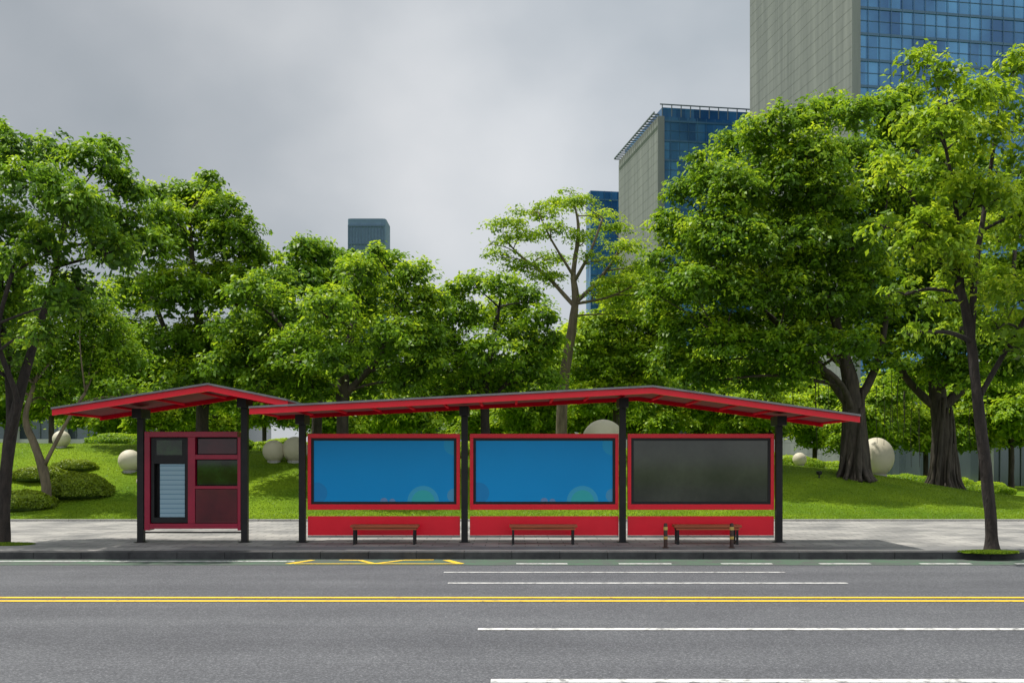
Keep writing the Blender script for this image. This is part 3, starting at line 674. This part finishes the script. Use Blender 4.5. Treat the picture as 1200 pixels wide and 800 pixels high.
boxes("foot_rail", [(KX(170), KX(282.5), 22.98, 23.01, Z(624.3), Z(622.5))], M['black'], kiosk)

def bench(px0, px1):
    x0, x1 = S(px0)*22.5/23, S(px1)*22.5/23; y0 = 22.3
    root = empty("bench", ((x0+x1)/2, y0+.2, 0), "low orange-brown wooden bench with black legs under the shelter", "bench", "benches under the shelter")
    boxes("seat", [(x0, x1, y0+i*.105, y0+i*.105+.09, .39, .445) for i in range(4)], M['wood'], root, bevel=.006)
    boxes("frame", [(x0+.04, x1-.04, y0+.02, y0+.06, .335, .375), (x0+.04, x1-.04, y0+.33, y0+.37, .335, .375)], M['wood'], root, bevel=.003)
    for x in (x0+.06, x1-.12):
        boxes("leg", [(x, x+.05, y0+.03, y0+.07, 0.001, .333), (x, x+.05, y0+.32, y0+.36, 0.001, .333), (x-.002, x+.052, y0+.072, y0+.318, .03, .07), (x, x+.05, y0+.02, y0+.38, .377, .388)], M['black'], root)
bench(412, 491); bench(597, 676); bench(789, 867)

def cyl(name, x, y, prof, mat, root, seg=20):
    bm = bmesh.new(); rings = []
    for (r, z) in prof: rings.append([bm.verts.new((x+math.cos(2*math.pi*k/seg)*r, y+math.sin(2*math.pi*k/seg)*r, z)) for k in range(seg)])
    for A, B_ in zip(rings, rings[1:]):
        for k in range(seg): bm.faces.new((A[k], A[(k+1) % seg], B_[(k+1) % seg], B_[k]))
    bm.faces.new(rings[0][::-1]); bm.faces.new(rings[-1])
    me = bpy.data.meshes.new(name); bm.to_mesh(me); bm.free(); return link_mesh(name, me, mat, root, smooth=False)
M['yband'] = noisy_mat("yellow_band", [(0.3, (0.48, 0.33, 0.07)), (0.7, (0.58, 0.41, 0.10))], 5, 0.5)
M['brown'] = noisy_mat("brown_bollard_paint", [(0.3, (0.03, 0.015, 0.012)), (0.7, (0.07, 0.03, 0.02))], 5, 0.5)
for px in (780, 857.5):
    y = 21.4; x = (px-600)*y/F
    root = empty("bollard", (x, y, 0), "short dark bollard with yellow bands near the kerb", "bollard", "bollards by the kerb")
    cyl("bollard_body", x, y, [(.07, 0.006), (.07, .02), (.043, .03), (.043, .50), (.04, .53), (.02, .55)], M['brown'], root)
    cyl("reflective_band", x, y, [(.046, .20), (.046, .26)], M['yband'], root)
    cyl("reflective_band", x, y, [(.046, .40), (.046, .47)], M['yband'], root)

def ball(px, pyb, rpx, d=None, label="cream stone ball sculpture resting on the lawn", tall=1.0):
    d = d or ground_d(px, pyb); X = (px-600)*d/F; r = rpx*d/F; gz = ter(X, d)
    root = empty("stone_ball", (X, d, gz), label, "sculpture", "stone ball sculptures in the park")
    bm = bmesh.new(); bmesh.ops.create_uvsphere(bm, u_segments=48, v_segments=32, radius=r)
    for v in bm.verts:
        if abs(v.co.z) < r*0.03: v.co.x *= 0.992; v.co.y *= 0.992
        v.co.z *= tall
        v.co += Vector((X, d, gz+r*tall*0.95))
    me = bpy.data.meshes.new("ball"); bm.to_mesh(me); bm.free(); link_mesh("ball", me, M['cream'], root, smooth=True)
    cyl("plinth", X, d, [(r*0.6, gz-.1), (r*0.6, gz+r*0.06), (r*0.5, gz+r*0.1)], M['edge_stone'], root, 28)
ball(152, 552, 13); ball(321, 541, 13); ball(346, 541, 15, label="larger cream stone ball beside another on the lawn")
ball(166, 570, 6); ball(707, 0, 25, 44, "large cream stone ball behind the shelter panels"); ball(937, 544, 8)
ball(1027, 556, 20, 44, "tall oval cream stone ball between two banyan trunks", tall=1.15); ball(72, 524, 10)

d = ground_d(960, 560); X = (960-600)*d/F; g = ter(X, d)
root = empty("lawn_light", (X, d, g), "small dark lawn spotlight on grass", "lamp")
cyl("stake", X, d, [(.03, g-.05), (.03, g+.12)], M['black'], root, 10)
cyl("lamp_head", X, d, [(.05, g+.122), (.11, g+.16), (.12, g+.26), (.09, g+.28)], M['black'], root, 14)

# ------------------------------------------------------------ buildings
ANG = math.atan2(0.158, 0.987)
def tower(name, label, pxc, d, width, depth, top, glassm, fl=4.0, mw=1.5, crown=False, cat="office tower", stone=True):
    X = (pxc-600)*d/F
    root = empty(name, (X, d, -1), label, cat); root.rotation_euler = (0, 0, ANG)
    H = top+1
    boxes("glass_facade", [(0, width, 0, depth, 0, H)], glassm, root, world_coords=False)
    nfl = int(H/fl)
    boxes("floor_bands", [(0, width, -.14, -.01, i*fl, i*fl+.4) for i in range(1, nfl+1)]+[(0, width, -.08, -.012, i*fl+2.2, i*fl+2.3) for i in range(nfl)], M['mullion'], root, world_coords=False)["kind"] = "stuff"
    nm = int(width/mw)
    boxes("mullions", [(i*mw, i*mw+.08, -.2, -.145, 0, H) for i in range(nm+1)], M['mullion'], root, world_coords=False)["kind"] = "stuff"
    if stone:
        st = 2.0
        boxes("stone_wall", [(-.75, -.25, -.4, depth, i*st+.09, (i+1)*st) for i in range(int(H/st))], M['stone_far'], root, world_coords=False)
        boxes("recessed_joints", [(-.735, -.02, -.35, depth-.1, 0, H)], M['stone_groove'], root, world_coords=False)
        boxes("corner_pier", [(-.9, .5, -.5, -.41, 0, H)], M['stone_far'], root, world_coords=False)
    if crown:
        b = [(-.4, width, -.5, -.3, H+2.3, H+2.5)]
        b += [(i*2.0, i*2.0+.15, -.5, -.3, H, H+2.29) for i in range(int(width/2))]
        b += [(-1.9, -1.7, -1, depth, H+.3, H+.6)]+[(-1.69, -.4, j*1.5, j*1.5+.2, H+.32, H+.55) for j in range(int(depth/1.5)+1)]
        boxes("roof_frame", b, M['steel_far'], root, world_coords=False)
        boxes("plant_screen", [(0.5, width-1, 1, depth-1, H+.002, H+2.3)], glassm, root, world_coords=False)
    return root
tower("office_tower", "very tall office tower with grey cladding and blue glass", 1003, 150, 60, 39, 125, M['blueglass'], 4.0, 1.9)
tower("office_tower", "office tower with grey side wall, blue glass front and roof frame", 775, 200, 46, 30, 72.0, M['blueglass'], 4.0, 1.9, crown=True)
tower("office_tower", "slim blue glass office block between taller towers", 692, 260, 40, 5, 73.5, M['blueglass'], 4.0, 1.9, stone=False)
d = 600; w = 12.0; X = (429.5-600)*(d+20-w)/F
root = empty("distant_tower", (X, d, -1), "distant hazy blue flat-topped tower with vertical ribs", "tower")
bm = bmesh.new()
prof = [(w, -1), (w, 152)]
def sq(r, z, k):
    a = 2*math.pi*k/64; c, s = math.cos(a), math.sin(a); q = (abs(c)**12+abs(s)**12)**(-1/12); return (X+c*q*r, d+20+s*q*r, z)
rings = [[bm.verts.new(sq(r, z, k)) for k in range(64)] for r, z in prof]
for A, B_ in zip(rings, rings[1:]):
    for k in range(64): bm.faces.new((A[k], A[(k+1) % 64], B_[(k+1) % 64], B_[k]))
bm.faces.new(rings[-1])
me = bpy.data.meshes.new("tower_shell"); bm.to_mesh(me); bm.free(); link_mesh("tower_shell", me, M['hazyglass'], root)
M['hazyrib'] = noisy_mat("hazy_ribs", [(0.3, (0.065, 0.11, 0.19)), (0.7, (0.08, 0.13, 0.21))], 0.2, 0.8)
boxes("ribs", [(X-w+i*2.0+.5, X-w+i*2.0+1.2, d+20-w-.5, d+20-w-.1, 0, 147) for i in range(12)]+[(X-w+.5, X+w-.5, d+20-w-.7, d+20-w-.52, z, z+.9) for z in (112, 136, 147)], M['hazyrib'], root)

def low_building(name, label, x0, x1, y, depth, H, fl, bay):
    root = empty(name, ((x0+x1)/2, y, 0), label, "building")
    boxes("glazing", [(x0, x1, y, y+depth, -.5, H)], M['lowglass'], root)
    n = int(H/fl)
    for i in range(1, n+1):
        boxes("floor_slab", [(x0-.3, x1+.3, y-.5, y-.01, i*fl-.5, i*fl+.65)], M['concrete'], root)
    boxes("parapet", [(x0-.5, x1+.5, y-.8, y+depth+.5, H+.7, H+1.4)], M['concrete'], root)
    nb = int((x1-x0)/bay)
    for i in range(nb+1):
        boxes("column", [(x0+i*bay, x0+i*bay+.6, y-1.1, y-.51, -.5, H)], M['concrete'], root)
    boxes("window_frames", [(x0+i*bay/4, x0+i*bay/4+.08, y-.1, y-.012, -.4, H-.1) for i in range(nb*4)], M['steel_far'], root)
low_building("low_building", "modern grey building with white columns and dark glazing", 34.2, 75, 72, 20, 8.2, 4.0, 6.2)
low_building("low_building", "pale low building seen between tree trunks", -60, -26, 92, 14, 6.6, 3.3, 4.5)
low_building("low_building", "long pale two-storey building beyond the park", -18, 22, 112, 14, 7.4, 3.7, 5.0)

# ------------------------------------------------------------ camera, light, sky
cd = bpy.data.cameras.new("camera"); cam = bpy.data.objects.new("camera", cd); COL.objects.link(cam)
cam.location = (0, 0, EYE); cam.rotation_euler = (math.pi/2, 0, 0)
cd.sensor_width = 36; cd.lens = 36*F/1200; cd.shift_y = 140/1200; cd.clip_end = 6000
scene.camera = cam

EL = math.radians(66); RZr = math.radians(-108)
sd = bpy.data.lights.new("sun", 'SUN'); sd.energy = 5.0; sd.angle = math.radians(1.0); sd.color = (1.0, 0.955, 0.87)
so = bpy.data.objects.new("sun", sd); COL.objects.link(so); so.rotation_euler = (math.pi/2-EL, 0, RZr)

wd = bpy.data.worlds.new("World"); scene.world = wd; wd.use_nodes = True
nt = wd.node_tree; bg = nt.nodes["Background"]
sky = N(nt, "ShaderNodeTexSky"); sky.sky_type = 'NISHITA'; sky.sun_disc = False; sky.sun_elevation = EL
sky.sun_rotation = math.atan2(-math.sin(-RZr), -math.cos(RZr))
tc = N(nt, "ShaderNodeTexCoord")
mp = N(nt, "ShaderNodeMapping"); mp.inputs["Scale"].default_value = (1.0, 1.0, 1.25); mp.inputs["Location"].default_value = (0.72, 0.2, 0.35)
nt.links.new(tc.outputs["Generated"], mp.inputs[0])
n1 = N(nt, "ShaderNodeTexNoise"); n1.inputs["Scale"].default_value = 2.5; n1.inputs["Detail"].default_value = 10; n1.inputs["Roughness"].default_value = 0.44; n1.inputs["Distortion"].default_value = 0.0
nt.links.new(mp.outputs[0], n1.inputs["Vector"])
r1 = ramp(nt, [(0.34, (0.42, 0.465, 0.505)), (0.47, (0.54, 0.575, 0.61)), (0.57, (0.67, 0.695, 0.72)), (0.68, (0.79, 0.80, 0.815))])
nt.links.new(n1.outputs[0], r1.inputs[0])
sx = N(nt, "ShaderNodeSeparateXYZ"); nt.links.new(tc.outputs["Generated"], sx.inputs[0])
mr = N(nt, "ShaderNodeMapRange"); mr.inputs["From Min"].default_value = -0.42; mr.inputs["From Max"].default_value = 0.12; mr.inputs["To Min"].default_value = 0.80; mr.inputs["To Max"].default_value = 1.08
mr.interpolation_type = 'SMOOTHSTEP'
nt.links.new(sx.outputs[0], mr.inputs[0])
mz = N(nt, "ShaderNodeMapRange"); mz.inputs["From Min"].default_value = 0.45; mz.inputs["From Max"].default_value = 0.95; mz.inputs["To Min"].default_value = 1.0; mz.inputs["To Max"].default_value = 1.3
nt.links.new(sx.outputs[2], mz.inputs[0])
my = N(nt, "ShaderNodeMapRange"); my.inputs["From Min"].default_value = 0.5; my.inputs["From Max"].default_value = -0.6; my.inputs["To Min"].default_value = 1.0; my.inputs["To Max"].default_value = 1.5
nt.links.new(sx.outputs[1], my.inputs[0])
m1 = N(nt, "ShaderNodeMath"); m1.operation = 'MULTIPLY'; nt.links.new(mz.outputs[0], m1.inputs[0]); nt.links.new(my.outputs[0], m1.inputs[1])  # zenith and sky behind camera brightened, added as fill for the shelter panels
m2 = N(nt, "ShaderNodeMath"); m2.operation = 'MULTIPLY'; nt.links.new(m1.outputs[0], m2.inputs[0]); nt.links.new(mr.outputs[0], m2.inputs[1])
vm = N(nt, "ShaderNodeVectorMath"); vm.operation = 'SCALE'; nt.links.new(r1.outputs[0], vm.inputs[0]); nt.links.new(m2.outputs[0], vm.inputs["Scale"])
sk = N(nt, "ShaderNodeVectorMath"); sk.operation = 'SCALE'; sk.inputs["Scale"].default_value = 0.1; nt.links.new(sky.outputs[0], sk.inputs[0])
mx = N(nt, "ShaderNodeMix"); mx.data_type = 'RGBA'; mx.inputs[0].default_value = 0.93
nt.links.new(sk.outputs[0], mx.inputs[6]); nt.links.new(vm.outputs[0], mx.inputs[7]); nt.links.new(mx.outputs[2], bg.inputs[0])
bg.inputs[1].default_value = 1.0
scene.view_settings.view_transform = 'Standard'; scene.view_settings.look = 'None'; scene.view_settings.exposure = 0
